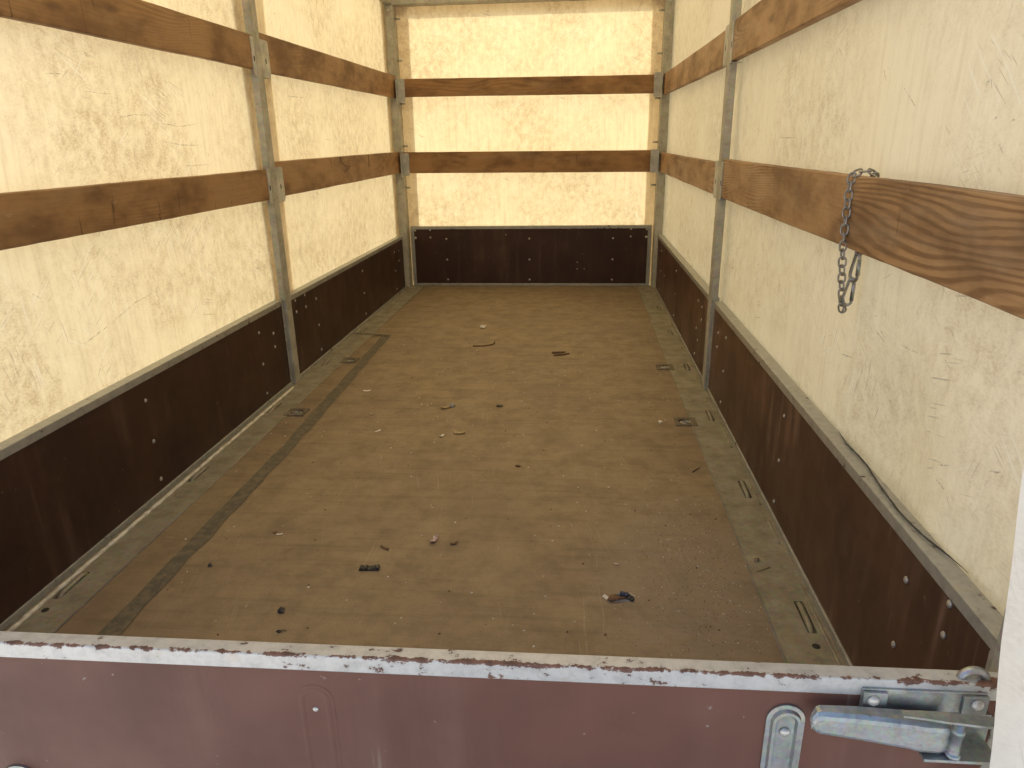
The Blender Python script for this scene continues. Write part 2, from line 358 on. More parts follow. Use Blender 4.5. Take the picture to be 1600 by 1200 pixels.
# tape strip along the left with its short return to the side
bm = bmesh.new()
def ribbon(bm, cl, wfun, z0=.0008, z1=.0016, seg=.02):
    L_ = []; R_ = []
    for i, p in enumerate(cl):
        p = Vector((*p, 0)); a = Vector((*cl[max(i-1, 0)], 0)); b = Vector((*cl[min(i+1, len(cl)-1)], 0)); t = (b-a).normalized(); n_ = Vector((-t.y, t.x, 0)); w1, w2 = wfun(i)
        L_.append(p+n_*w1); R_.append(p-n_*w2)
    for i in range(len(cl)-1):
        bm.faces.new([bm.verts.new((v.x, v.y, z1)) for v in (L_[i], L_[i+1], R_[i+1], R_[i])])
rw = lambda i, a=.022: (a*(.90+.22*noise.noise((i*.21, 1.3, 0))), a*(.90+.22*noise.noise((i*.23, 7.1, 0))))
n_t = 130
ribbon(bm, [(-.546-.034*max(0, (k/n_t*2.43-1.2)/1.23)+.002*noise.noise((k*.15, 4, 0)), .02+k/n_t*2.41) for k in range(n_t+1)], rw)
link('tape_strip', bm, M_TAPE, floor)
bm = bmesh.new()
ribbon(bm, [(-.560-.185*k/20, 2.445+.028*k/20) for k in range(21)], lambda i: rw(i, .011), z1=.0026)
link('tape_strip', bm, M_TAPE, floor)
# sealant beads along the foot of the side boards
for s, y0, y1, gaps in ((-1, .02, 1.72, ()), (1, .1, 3.4, ((.62, .75), (.86, .92), (1.18, 1.26), (1.66, 1.78), (2.2, 2.27), (2.75, 2.9)))):
    seg = []; y = y0
    segs = []
    while y <= y1:
        if any(a < y < b for a, b in gaps):
            if len(seg) > 2: segs.append(seg)
            seg = []
        else: seg.append(y)
        y += .009
    if len(seg) > 2: segs.append(seg)
    for sg in segs:
        bm = bmesh.new()
        tube(bm, [(s*((.7365 if s > 0 else .733)+.0014*noise.noise((y*30, s, 0))), y, .0025) for y in sg], [(.0046 if s < 0 else .0026)*(1+.45*noise.noise((y*55, 2+s, 3))) for y in sg], 7)
        link('sealant_bead', bm, M_CAULK if s < 0 else M_STRIP, floor, True)

# ---------------------------------------------------------------- side boards, front board
def side_board(s, y0, y1, rivs, label):
    root = empty('side_board', label, 'side board', (s*.76, (y0+y1)/2, 0), 'plywood side boards with metal rails')
    def P(o): o.matrix_parent_inverse = Matrix.Translation(-root.location); return o
    t = .018; zr = .019; e = .014
    P(bx('panel', (s*.7505, y0+.004, .012), (s*.772, y1-.004, H-.004), M_BOARD if s < 0 else M_BOARD_LIT, root, 0))
    P(bx('top_rail', (s*.7485, y0, H-zr), (s*.7775, y1, H), M_RAIL, root, .0015))
    P(bx('bottom_rail', (s*.7465, y0, .0018), (s*.7775, y1, .0150), M_RAIL, root, .0012))
    for ya, yb in ((y0, y0+e), (y1-e, y1)):
        P(bx('end_rail', (s*.7488, ya, .0155), (s*.7770, yb, H-zr-.0005), M_RAIL, root, .0012))
    for y, z in rivs: P(rivet(root, (s*.7505, y, z), (-s, 0, 0), random.uniform(.9, 1.08)))
    return root
def rv(cols, extra): return [(y, z) for y in cols for z in (.254, .146, .043)]+extra
nearx = [(1.645, .224), (1.645, .176), (1.742, .226), (1.742, .176), (.152, .293), (.151, .248), (.262, .250), (.045, .25)][:6]
farx = [(1.862, .292), (1.958, .293), (1.957, .247), (1.862, .249), (3.425, .248), (3.425, .19)]
side_board(-1, .05, 1.752, rv((.26, .898, 1.538), nearx), 'dark brown plywood side board facing the latch and chain side, joining the tailgate')
side_board(-1, 1.806, 3.545, rv((2.07, 2.704, 3.328), farx), 'dark brown plywood side board joining the black front board, opposite the chain wall')
side_board(1, .05, 1.752, rv((.258, .871, 1.522), [(1.645, .237), (1.645, .19), (1.742, .235), (1.742, .186), (.152, .293), (.151, .248)]), 'scuffed reddish brown plywood side board below the hanging chain, next to the latch')
side_board(1, 1.806, 3.545, rv((2.06, 2.70, 3.328), [(1.97, .249), (1.963, .202), (2.013, .112), (3.147, .151)]), 'scuffed brown side board on the chain side, between centre post and front corner')
fb = empty('front_board', 'nearly black plywood front board with rows of rivets under the bright sheet', 'front board', (0, L, 0))
def PF(o): o.matrix_parent_inverse = Matrix.Translation(-fb.location); return o
PF(bx('panel', (-.70, L+.0015, .012), (.70, L+.022, HB-.004), M_BOARD, fb, 0))
PF(bx('top_rail', (-.722, L-.001, HB-.018), (.722, L+.026, HB), M_RAIL, fb))
PF(bx('bottom_rail', (-.722, L-.001, .0018), (.722, L+.026, .0165), M_RAIL, fb))
for s in (-1, 1): PF(bx('end_rail', (s*.700, L-.0008, .017), (s*.722, L+.025, HB-.0185), M_RAIL, fb))
for x in (-.504, 0, .498):
    for z in (.287, .162, .040): PF(rivet(fb, (x, L+.0015, z), (0, -1, 0)))
for s in (-1, 1):
    for x, z in ((.601, .340), (.601, .296), (.693, .338), (.693, .293)): PF(rivet(fb, (s*x, L+.0015, z), (0, -1, 0), 1. if z != .293 else 1.5))
for x, z in ((.288, .145), (.288, .105), (.33, .105), (-.14, .31)): PF(rivet(fb, (x, L+.0015, z), (0, -1, 0), .55))

# ---------------------------------------------------------------- steel frame
fr = empty('steel_frame', 'grey steel post frame holding up the tarpaulin and wooden planks', 'frame', (0, M, 0))
def PR(o): o.matrix_parent_inverse = Matrix.Translation(-fr.location); return o
ZT = 1.600
PL = ((.657, .772), (1.055, 1.168))           # plank heights
def plate(name, pts, thick, mat, parent, bev=.0008):
    bm = bmesh.new(); prism(bm, pts, thick)
    o = link(name, bm, mat, parent); return o
def round_plate(u0, u1, v0, v1, rad, corners=(1, 1, 1, 1)):
    out = []
    for (cu, cv, a0), on in zip(((u1-rad, v1-rad, 0), (u0+rad, v1-rad, 90), (u0+rad, v0+rad, 180), (u1-rad, v0+rad, 270)), corners):
        if on: out += [(cu+rad*math.cos(R(a0+k*22.5)), cv+rad*math.sin(R(a0+k*22.5))) for k in range(5)]
        else: out.append((cu+(rad if a0 in (0, 270) else -rad), cv+(rad if a0 in (0, 90) else -rad)))
    return out
def side_bracket(post, s, yc, near, far, z0, z1, inv, far_post=False):
    """flanged steel pocket that holds two plank ends"""
    xi = s*.7393
    bm = bmesh.new()
    for (ya, yb, cs) in ((near, yc-.0243, (0, 0, 0, 0)), (yc+.0243, far, (1, 0, 0, 1))):
        if abs(yb-ya) < .012: continue
        prism(bm, [(xi, yy, zz) for yy, zz in round_plate(ya, yb, z0, z1, .010, cs)], (s*.003, 0, 0))
    # bottom lip under the planks
    box(bm, (min(s*.7385, s*.772), near+.004, z0-.003), (max(s*.7385, s*.772), yc-.0255, z0-.0005))
    if far > yc+.03: box(bm, (min(s*.7385, s*.772), yc+.0255, z0-.003), (max(s*.7385, s*.772), far-.004, z0-.0005))
    o = link('bracket', bm, M_GALV, post)
    for ya in ((near+yc-.0243)/2, (far+yc+.0243)/2):
        if (ya < yc and near > yc-.03) or (ya > yc and far < yc+.03): continue
        bm = bmesh.new(); prism(bm, [(s*.7392, ya+a, (z0+z1)/2-.008+b) for a, b in round_plate(-.0035, .0035, -.008, .008, .0034)], (s*-.0004, 0, 0))
        link('slot_hole', bm, M_HOLE, post)
for s in (-1, 1):
    yc = M
    post = PR(bx('post', (s*.7385, yc-.0245, .0005), (s*.7625, yc+.0245, ZT), M_POST, fr, .003))
    for z0, z1 in PL: side_bracket(post, s, yc, yc-.046, yc+.083, z0-.004, z1-.006, Matrix.Translation(-fr.location))
    # seam line plates on the post face
    # front corner post
    post = PR(bx('post', (s*.732, L-.056, .0005), (s*.778, L+.024, ZT-.05), M_POST, fr, .003))
    inv = Matrix.Translation(-fr.location)
    for z0, z1 in PL:
        bm = bmesh.new(); xi = s*.7385
        # side flange and front flange of the corner pocket
        prism(bm, [(s*.7285, yy, zz) for yy, zz in ((L-.098, z0-.004), (L-.030, z0-.004), (L-.030, z1+.006), (L-.098, z1+.006))], (s*.0030, 0, 0))
        link('bracket', bm, M_GALV, post)
        bm = bmesh.new()
        prism(bm, [(xx, L-.0595, zz) for xx, zz in round_plate(min(s*.690, s*.7315), max(s*.690, s*.7315), z0+.002, z1+.012, .006)], (0, .003, 0))
        link('bracket', bm, M_GALV, post)
    for z in (1.487, 1.277, 1.052, .823, .590):
        bm = bmesh.new(); tube(bm, [(s*.735, L-.012, z), (s*.715, L-.012, z), (s*.7035, L-.012, z), (s*.703, L-.012, z)], [.0055, .0055, .0055, .003], 8)
        link('peg', bm, M_GALV, post, True)
    rivet(post, (s*.755, L-.056, 1.525), (0, -1, 0), 1.4)
    # rear corner post
    PR(bx('post', (s*.741, .002, -.05), (s*.778, .046, ZT), M_POST, fr, .003))
    PR(bx('top_rail', (s*.735, .047, ZT-.045), (s*.778, L-.057, ZT-.001), M_POST, fr, .003))
PR(bx('cross_beam', (-.782, L-.0555, ZT-.0495), (.782, L+.0235, ZT), M_POST, fr, .003))
PR(bx('cross_beam', (-.733, .002, ZT-.045), (.733, .046, ZT), M_POST, fr, .003))
for y in (.95, M, 2.7): PR(bx('roof_bow', (-.734, y-.015, ZT-.028), (.734, y+.015, ZT-.002), M_POST, fr, .003))

# ---------------------------------------------------------------- wooden planks
def plank(axis, c, a0, a1, z0, z1, th, mat, label, dz=0., seedv=0):
    """plank built along local Y, then turned for the front wall; slight bow and uneven edges"""
    n = 48; bm = bmesh.new(); half = (a1-a0)/2; hz = (z1-z0)/2; rows = []
    for i in range(n+1):
        y = -half+2*half*i/n
        wob = lambda k, a: a*noise.noise((y*3.1+seedv*9, k, seedv))+a*.5*noise.noise((y*17+seedv*5, k+4, seedv))
        bow = .002*noise.noise((y*1.1+seedv, 9, 0)); tilt = dz*(y/half)/2
        zt = hz+wob(1, .0014)+tilt; zb = -hz+wob(2, .0014)+tilt; b = .002
        prof = [(-th/2+bow, zb+b), (-th/2+b+bow, zb), (th/2-b+bow, zb), (th/2+bow, zb+b), (th/2+bow, zt-b), (th/2-b+bow, zt), (-th/2+b+bow, zt), (-th/2+bow, zt-b)]
        rows.append([bm.verts.new((p[0], y, p[1])) for p in prof])
    for A, B in zip(rows, rows[1:]):
        for k in range(8): bm.faces.new((A[k], A[(k+1) % 8], B[(k+1) % 8], B[k]))
    bm.faces.new(rows[0]); bm.faces.new(rows[-1][::-1])
    o = link('plank', bm, mat); zc = (z0+z1)/2; ac = (a0+a1)/2
    if axis == 'Y': o.location = (c, ac, zc)
    else: o.location = (ac, c, zc); o.rotation_euler = (0, 0, R(90))
    return tag(o, label, 'plank', 'wooden planks along the walls')
TH = .022
for s, side in ((-1, 'L'), (1, 'R')):
    mt = M_WOOD if s < 0 else M_WOODR
    xc = s*(.7425+TH/2)
    if s < 0:
        lab = ['lower orange brown plank facing the chain, between tailgate and centre post', 'upper orange brown plank facing the chain wall, between tailgate and centre post', 'lower grey brown plank with a forked crack, centre post to front corner', 'upper grey brown plank across from the chain wall, centre post to front corner']
    else:
        lab = ['wide grained plank with the steel chain hanging over it', 'upper plank above the hanging chain, between tailgate and centre post', 'lower plank on the chain wall, from its centre post to the front corner', 'upper plank on the chain wall, from its centre post to the front corner']
    lo, up = PL
    zz = {-1: ((.664, .761), (1.065, 1.164), (.671, .788), (1.074, 1.190)), 1: ((.656, .772), (1.050, 1.160), (.660, .763), (1.060, 1.163))}[s]
    plank('Y', xc, .02, M-.0255, *zz[0], TH, mt, lab[0], 0, 1+s)
    plank('Y', xc, .02, M-.0255, *zz[1], TH, mt, lab[1], .008, 2.3+s)
    plank('Y', xc, M+.0255, L-.058, *zz[2], TH, mt, lab[2], .008, 3.7+s)
    plank('Y', xc, M+.0255, L-.058, *zz[3], TH, mt, lab[3], .014, 4.9+s)
CRK = {}
def cracks(pl, lines):
    for ln in lines:
        bm = bmesh.new(); tube(bm, [Vector((-(.7421), y, z)) for y, z in ln], .0016, 5)
        c_ = link('crack', bm, M_HOLE, pl); c_.matrix_parent_inverse = Matrix.Translation(-pl.location)
far_low = [o for o in COL.objects if o.name.startswith('plank') and 'forked' in o['label']][0]
cracks(far_low, [[(2.50, .787), (2.51, .765), (2.56, .748), (2.63, .742), (2.58, .728), (2.54, .722)], [(2.93, .790), (2.935, .76), (2.93, .73)]])
plank('X', L-.044, -.7305, .7305, .668, .785, TH, M_WOOD, 'lower reddish brown plank across the bright front sheet', .010, 6.1)
plank('X', L-.044, -.7305, .7305, 1.080, 1.174, TH, M_WOOD, 'upper dark reddish plank with knots across the bright front sheet', .010, 7.3)

# ---------------------------------------------------------------- tarpaulin
tp = empty('tarpaulin_cover', 'scuffed cream tarpaulin cover glowing with daylight around the frame', 'tarpaulin', (0, M, 0))
def sheet(name, fn, u0, u1, v0, v1, nu, nv, mat, solid=0):
    bm = bmesh.new(); uvl = bm.loops.layers.uv.new('UVMap')
    g = [[(bm.verts.new(fn(u0+(u1-u0)*i/nu, v0+(v1-v0)*j/nv)), (u0+(u1-u0)*i/nu, v0+(v1-v0)*j/nv)) for j in range(nv+1)] for i in range(nu+1)]
    for i in range(nu):
        for j in range(nv):
            q_ = (g[i][j], g[i+1][j], g[i+1][j+1], g[i][j+1]); f_ = bm.faces.new([a for a, _ in q_])
            for lp, (_, w) in zip(f_.loops, q_): lp[uvl].uv = w
    me = bpy.data.meshes.new(name); bm.to_mesh(me); bm.free(); me.materials.append(mat)
    for p in me.polygons: p.use_smooth = True
    o = bpy.data.objects.new(name, me); COL.objects.link(o); o.parent = tp; o.matrix_parent_inverse = Matrix.Translation(-tp.location)
    return o
def wrinkle(u_, v_, k): return .006*noise.noise((u_*1.6, v_*2.2, k))+.0025*noise.noise((u_*6+v_*2, v_*5, k+3))
def hold(u_):          # how freely the sheet moves: tight at posts
    return min(1, abs(u_-M)/.25, abs(u_-L-.03)/.25)
def left_fn(u_, v_):
    w = wrinkle(u_, v_, 1.)*hold(u_)
    fold = .006*math.exp(-((u_-3.22-.05*(v_-.6))/.03)**2)*max(0, min(1, (.75-v_)/.2))
    return (-.787-abs(w)*.8+fold*.5, u_, v_)
def right_fn(u_, v_):
    w = wrinkle(u_, v_, 5.)*hold(u_)*1.5
    b = .026*math.exp(-((u_-.47)/.14)**2-((v_-.36)/.16)**2)+.014*math.exp(-((u_-.10)/.12)**2-((v_-.38)/.2)**2)-.006*math.exp(-((u_-.28)/.06)**2-((v_-.34)/.15)**2)
    rip = .003*math.sin(u_*38+1.5*noise.noise((u_*3, v_*2, 2)))*max(0, min(1, (u_-1.85)/.3))*hold(u_)
    rip += .0035*math.sin(u_*24+v_*2)*math.exp(-((u_-1.5)/.3)**2)*hold(u_)
    return (.7835+abs(w)+b+abs(rip), u_, v_)
def front_fn(u_, v_): return (u_, L+.034+abs(wrinkle(u_, v_, 9.))*.7*min(1, (.8-abs(u_))/.2), v_)
sheet('side_sheet', left_fn, -.03, L+.034, -.08, ZT+.012, 150, 60, M_TARP)
sheet('side_sheet', right_fn, -.03, L+.034, -.08, ZT+.012, 190, 80, M_TARPR)
sheet('front_sheet', front_fn, -.789, .787, -.08, ZT+.012, 60, 60, M_TARP)
sheet('roof_sheet', lambda u_, v_: (u_, v_, ZT+.008+.012*math.cos(u_*1.9)*.3+abs(wrinkle(v_, u_, 13))*.5), -.796, .796, -.03, L+.036, 40, 90, M_TARP)
# welded double bands outside the sheets
sheet('band', lambda u_, v_: (left_fn(u_, v_)[0]-.005, u_+.05*(v_-.7)*(-1 if u_ < 1.85 else 1)*.7, v_), 1.768, 1.965, .0, ZT, 6, 50, M_HEM)
sheet('band', lambda u_, v_: (left_fn(u_, v_)[0]-.005, u_, v_), 3.545, L+.03, .0, ZT, 6, 50, M_HEM)
for s in (-1, 1):
    sheet('band', lambda u_, v_: (s*(.79-(.79-abs(u_))*(1+.045*(v_-.9))), L+.034+.007+abs(wrinkle(u_, v_, 9.))*.7*min(1, (.8-abs(u_))/.2), v_), *sorted((s*.674, s*.794)), .0, ZT, 6, 50, M_HEM)
sheet('band', lambda u_, v_: (u_, L+.046+abs(wrinkle(u_, v_, 9.))*.7, v_), -.79, .79, 1.513, ZT+.01, 40, 4, M_HEM)
# rear curtain gathered against the right-hand rear post
def flap_fn(u_, v_):      # u: along the gathered cloth, v: height
    edge = .692-.095*(max(.1, min(v_, .58))-.25)+.14*max(0, v_-.58)+.003*noise.noise((v_*7, 3, 0))
    k = u_
    return (edge+k*.80+.004*math.sin(v_*9), -.058-.020*(1-math.exp(-k/.018))-.022*math.sin(k*13+v_*.9)*min(1, k/.06)+.008*noise.noise((k*6, v_*5, 8)), v_)
sheet('rear_curtain', flap_fn, 0, .36, -.12, 1.55, 48, 70, M_FLAP)

LEFT_MARKS = [[(0.835, 1.067), (0.879, 1.056)], [(0.963, 1.038), (1.016, 1.025)], [(0.971, 1.031), (0.991, 1.027)], [(0.842, 0.981), (0.89, 0.984)], [(0.957, 0.955), (1.004, 0.953), (1.05, 0.954)], [(1.045, 0.901), (1.116, 0.912), (1.186, 0.913)], [(1.214, 0.896), (1.319, 0.888), (1.424, 0.899)], [(1.215, 0.852), (1.313, 0.841), (1.416, 0.84)], [(1.466, 0.834), (1.449, 0.804)], [(1.309, 0.786), (1.451, 0.787)], [(0.785, 0.43), (0.871, 0.448)], [(0.881, 0.45), (0.984, 0.477), (1.096, 0.488)], [(0.804, 0.348), (0.821, 0.371)], [(0.672, 0.565), (0.691, 0.55)], [(2.09, 1.009), (2.269, 1.012)], [(2.442, 0.86), (2.555, 0.855)], [(2.957, 0.341), (3.269, 0.333)], [(2.047, 1.277), (2.109, 1.278)]]
RIGHT_MARKS = [[(0.68, 0.937), (0.663, 0.918)], [(0.666, 0.939), (0.654, 0.934)], [(0.592, 0.902), (0.545, 0.875)], [(0.356, 0.883), (0.356, 0.893), (0.347, 0.897), (0.343, 0.885)], [(1.698, 0.944), (1.666, 0.907)], [(1.285, 0.834), (1.124, 0.833)], [(0.57, 0.529), (0.534, 0.517)], [(0.556, 0.534), (0.531, 0.523)], [(0.494, 0.528), (0.454, 0.529), (0.419, 0.533)], [(0.695, 0.45), (0.643, 0.457)], [(0.338, 0.59), (0.316, 0.574)], [(0.436, 0.447), (0.422, 0.433)], [(0.302, 0.41), (0.266, 0.425)], [(0.202, 0.449), (0.178, 0.459)], [(0.304, 0.389), (0.272, 0.388)], [(0.34, 0.549), (0.316, 0.54)], [(1.281, 1.048), (1.252, 1.028)], [(0.29, 0.847), (0.281, 0.85)], [(1.543, 0.861), (1.487, 0.85)], [(0.329, 0.848), (0.32, 0.853)], [(0.79, 0.432), (0.781, 0.468)]]
def scuffs(lines, fn, sgn):
    """dirt rubbed thinly onto the sheet: flat marks a hair in front of it"""
    rng = random.Random(5)
    for ln in lines:
        bm = bmesh.new(); P = []; n = 6
        for (a, b), (c_, d) in zip(ln, ln[1:]):
            for k in range(n): P.append((a+(c_-a)*k/n, b+(d-b)*k/n))
        P.append(ln[-1]); top, bot = [], []
        for i, (y, z) in enumerate(P):
            k = i/(len(P)-1); w = (.0017*math.sin(math.pi*min(1, max(0, k*.9+.05)))+.0004)*rng.uniform(.6, 1.3)
            j = min(i+1, len(P)-1); h = max(j-1, 0); dy, dz = P[j][0]-P[h][0], P[j][1]-P[h][1]; m_ = math.hypot(dy, dz) or 1
            jit = rng.uniform(-.0006, .0006)
            for lst, q_ in ((top, 1), (bot, -1)):
                yy, zz = y-dz/m_*w*q_*.6+jit, z+dy/m_*w*q_*.6+jit; lst.append(bm.verts.new((fn(yy, zz)[0]+sgn*.0012, yy, zz)))
        for i in range(len(P)-1): bm.faces.new((top[i], top[i+1], bot[i+1], bot[i]))
        o = link('scuff_mark', bm, M_SCUFF, tp); o.matrix_parent_inverse = Matrix.Translation(-tp.location)
scuffs(LEFT_MARKS, left_fn, 1); scuffs(RIGHT_MARKS, right_fn, -1)
# dark tube added to paint in the shaded gap where the right sheet lifts off the rail
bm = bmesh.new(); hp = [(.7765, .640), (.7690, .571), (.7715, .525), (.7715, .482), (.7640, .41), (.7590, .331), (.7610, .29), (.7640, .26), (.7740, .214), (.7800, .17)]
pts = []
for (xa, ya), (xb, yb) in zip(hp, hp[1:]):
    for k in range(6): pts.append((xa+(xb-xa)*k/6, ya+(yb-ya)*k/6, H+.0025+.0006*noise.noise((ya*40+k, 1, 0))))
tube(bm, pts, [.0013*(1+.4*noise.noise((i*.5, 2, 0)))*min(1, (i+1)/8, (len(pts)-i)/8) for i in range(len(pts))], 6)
hc = link('gap_shade', bm, K_DARK, tp, True); hc.matrix_parent_inverse = Matrix.Translation(-tp.location)
# ---------------------------------------------------------------- tailgate
tg = empty('tailgate', 'purplish brown plywood tailgate with chipped white top rail and zinc latch', 'tailgate', (0, 0, 0))
bx('panel', (-.732, -.0180, -.06), (.732, -.0025, H-.004), M_GATE, tg, 0)
bx('top_rail', (-.735, -.0195, H-.0205), (.735, 0, H), M_CHIP, tg, .0016)
for s in (-1, 1): bx('end_rail', (s*.717, -.0193, -.06), (s*.735, -.0004, H-.021), M_RAIL, tg, .0012)
bx('bottom_rail', (-.716, -.0193, -.062), (.716, -.0004, -.042), M_RAIL, tg, .0012)
def strap(xc, ztop, zbot, w, mat, slim=1.):
    """pressed hinge strap with a raised rim and rounded top, seen from outside (-Y)"""
    bm = bmesh.new(); rings = []
    def outline(h, top):
        pts = [(xc-h, zbot)]
        pts += [(xc-h*math.cos(a*math.pi/14), top-h+h*math.sin(a*math.pi/14)) for a in range(15)]
        return pts+[(xc+h, zbot)]
    y0 = -.0181
    for h, dy in ((w/2, 0), (w/2, .0022*slim), (w/2-.004, .0032*slim), (w/2-.0055, .0072*slim), (w/2-.0085, .0076*slim), (w/2-.0105, .0035*slim), (w/2-.0125, .0030*slim)):
        rings.append([bm.verts.new((px, y0-dy, pz)) for px, pz in outline(h, ztop-(w/2-h))])
    for A, B in zip(rings, rings[1:]):
        for k in range(len(A)-1): bm.faces.new((A[k], A[k+1], B[k+1], B[k]))
    bm.faces.new(rings[-1])
    o = link('hinge_strap', bm, mat, tg)
    b = rivet(o, (xc+.0, y0-.0030*slim, ztop-.033), (0, -1, 0)); b.scale = (1.05, 1.05, 1.3) if slim == 1 else (.6, .6, .5)
    return o
strap(.514, .2825, -.06, .039, M_BRIGHT)
strap(-.365, .1395, -.06, .050, M_BRIGHT)
gs = strap(.012, .279, -.06, .044, M_GATE, .07); gs['label'] = 'worn hinge strap overpainted brown like the board'
# latch: base plate, pressed handle, over-centre lever, pin
la = bx('latch', (.584, -.0222, .284), (.704, -.0181, .3095), M_BRIGHT, tg, .0012)
for x0, x1 in ((.584, .608), (.680, .704)):
    bm = bmesh.new(); box(bm, (x0, -.0262, .2860), (x1, -.0222, .3078), .001); link('lug', bm, M_BRIGHT, la)
for x in (.594, .693):
    b = rivet(la, (x, -.0262, .299), (0, -1, 0), 1.15)
bm = bmesh.new()
# lower hinge lip carried by the plate
box(bm, (.640, -.050, .2475), (.712, -.020, .2510), .0008); box(bm, (.664, -.0225, .244), (.712, -.0182, .2835), .0008)
link('lip', bm, M_BRIGHT, la)
# handle: tapered pressed channel with rounded tip
bm = bmesh.new(); rows = []
st = [(.531, .289, .293, -.043, .0030), (.533, .2845, .2975, -.0425, .0045), (.537, .2795, .3030, -.042, .0070), (.541, .2775, .3040, -.042, .0085), (.575, .2745, .3045, -.044, .0105), (.625, .2690, .3030, -.047, .0130), (.638, .2655, .3010, -.047, .0130), (.656, .2625, .2985, -.045, .0120), (.664, .2625, .2975, -.043, .0110)]
for x, za, zb, y, dep in st:
    h_ = zb-za
    za -= .011; zb -= .011
    rows.append([bm.verts.new(p) for p in ((x, y+dep, za+.001), (x, y+.004, za), (x, y+.0008, za+.002), (x, y, za+.005), (x, y, zb-.007), (x, y+.0015, zb-.0035), (x, y+.005, zb-.0005), (x, y+dep+.004, zb+.0006))])
for A, B in zip(rows, rows[1:]):
    for k in range(7): bm.faces.new((A[k], A[k+1], B[k+1], B[k]))
    bm.faces.new((A[0], B[0], B[7], A[7]))
bm.faces.new(rows[0]); bm.faces.new(rows[-1][::-1])
link('handle', bm, M_BRIGHT, la)
# thin lever over the top of the handle
bm = bmesh.new(); rows = []
for x, z, y0, y1, th in ((.611, .3035, -.0520, -.0455, .0022), (.630, .3025, -.0530, -.0440, .0024), (.650, .3000, -.0535, -.0420, .0026), (.675, .2975, -.0535, -.0410, .0026), (.712, .2940, -.0535, -.0400, .0026)):
    rows.append([bm.verts.new(p) for p in ((x, y0, z), (x, y1, z+.001), (x, y1, z+.001+th), (x, y0, z+th))])
for A, B in zip(rows, rows[1:]):
    for k in range(4): bm.faces.new((A[k], A[(k+1) % 4], B[(k+1) % 4], B[k]))
bm.faces.new(rows[0]); bm.faces.new(rows[-1][::-1]); link('lever', bm, M_BRIGHT, la)
bm = bmesh.new()
prof = [(.262, .0070), (.2660, .0070), (.2662, .0052), (.270, .0058), (.274, .0052), (.290, .0050), (.291, .0062), (.296, .0062), (.2964, .0046), (.3075, .0046)]
tube(bm, [(.669, -.044, z-.0105) for z, _ in prof], [q_ for _, q_ in prof], 14); link('pin', bm, M_BRIGHT, la, True)
# round catch head on the rail beside the post
bm = bmesh.new()
tube(bm, [(.694+.0125*math.cos(a*math.pi/10), -.010, .3145+.0125*math.sin(a*math.pi/10)) for a in range(11)], .0046, 10); link('catch_ring', bm, M_BRIGHT, tg, True)
tg.rotation_euler = (0, 0, .0125); tg.location = (0, -.0035, 0)

# ---------------------------------------------------------------- chain with two snap hooks
ch = empty('chain', 'tarnished steel chain with two snap hooks hung over the wide grained plank', 'chain', (.728, .60, .77))
CI = Matrix.Translation(-ch.location)
def link_mesh(l, w, rad, name='link'):
    bm = bmesh.new(); pts = []; rr = w/2; hl = l/2-rr
    for a in range(7): pts.append((rr*math.cos(R(180*a/6)), hl+rr*math.sin(R(180*a/6)), 0))
    for a in range(7): pts.append((-rr*math.cos(R(180*a/6)), -hl-rr*math.sin(R(180*a/6)), 0))
    tube(bm, pts, rad, 7, True)
    me = bpy.data.meshes.new(name); bmesh.ops.recalc_face_normals(bm, faces=bm.faces); bm.to_mesh(me); bm.free(); me.materials.append(M_CHAIN)
    for p in me.polygons: p.use_smooth = True
    return me
LK = link_mesh(.0180, .0112, .00172)
def orient(o, p, q_, twist):
    p, q_ = Vector(p), Vector(q_); d = (q_-p).normalized(); n_ = Vector((1, 0, 0)); n_ = (n_-d*n_.dot(d)).normalized(); s = d.cross(n_)
    n2 = n_*math.cos(twist)+s*math.sin(twist); x = d.cross(n2)
    m = Matrix((x, d, n2)).transposed().to_4x4(); m.translation = (p+q_)/2
    o.parent = ch; o.matrix_parent_inverse = CI; o.matrix_basis = m
def chain_run(pts, start=0):
    """links of 14.5 mm pitch along a polyline"""
    pts = [Vector(p) for p in pts]; pos = [pts[0]]; i = 0; cur = pts[0]; pit = .0138
    while i < len(pts)-1:
        d = pts[i+1]-cur
        if d.length >= pit: cur = cur+d.normalized()*pit; pos.append(cur)
        else: 
            i += 1
            if i < len(pts)-1:
                d2 = pts[i+1]-pts[i]; need = pit-d.length
                if d2.length > need: cur = pts[i]+d2.normalized()*need; pos.append(cur)
                else: cur = pts[i]
    for k, (a, b) in enumerate(zip(pos, pos[1:])):
        o = bpy.data.objects.new('link', LK); COL.objects.link(o)
        orient(o, a, b, (R(90) if (k+start) % 2 else 0)+R(random.uniform(-22, 22)))
    return pos
zt = .772
run = chain_run([(.772, .628, zt-.075), (.7715, .622, zt-.012), (.767, .612, zt+.005), (.757, .606, zt+.0085), (.747, .618, zt+.0075), (.7385, .629, zt+.003), (.7365, .630, zt-.012), (.7365, .626, .68), (.7385, .627, .650), (.745, .631, .60), (.750, .633, .565), (.753, .634, .548), (.757, .637, .543), (.760, .642, .553), (.761, .643, .560)])
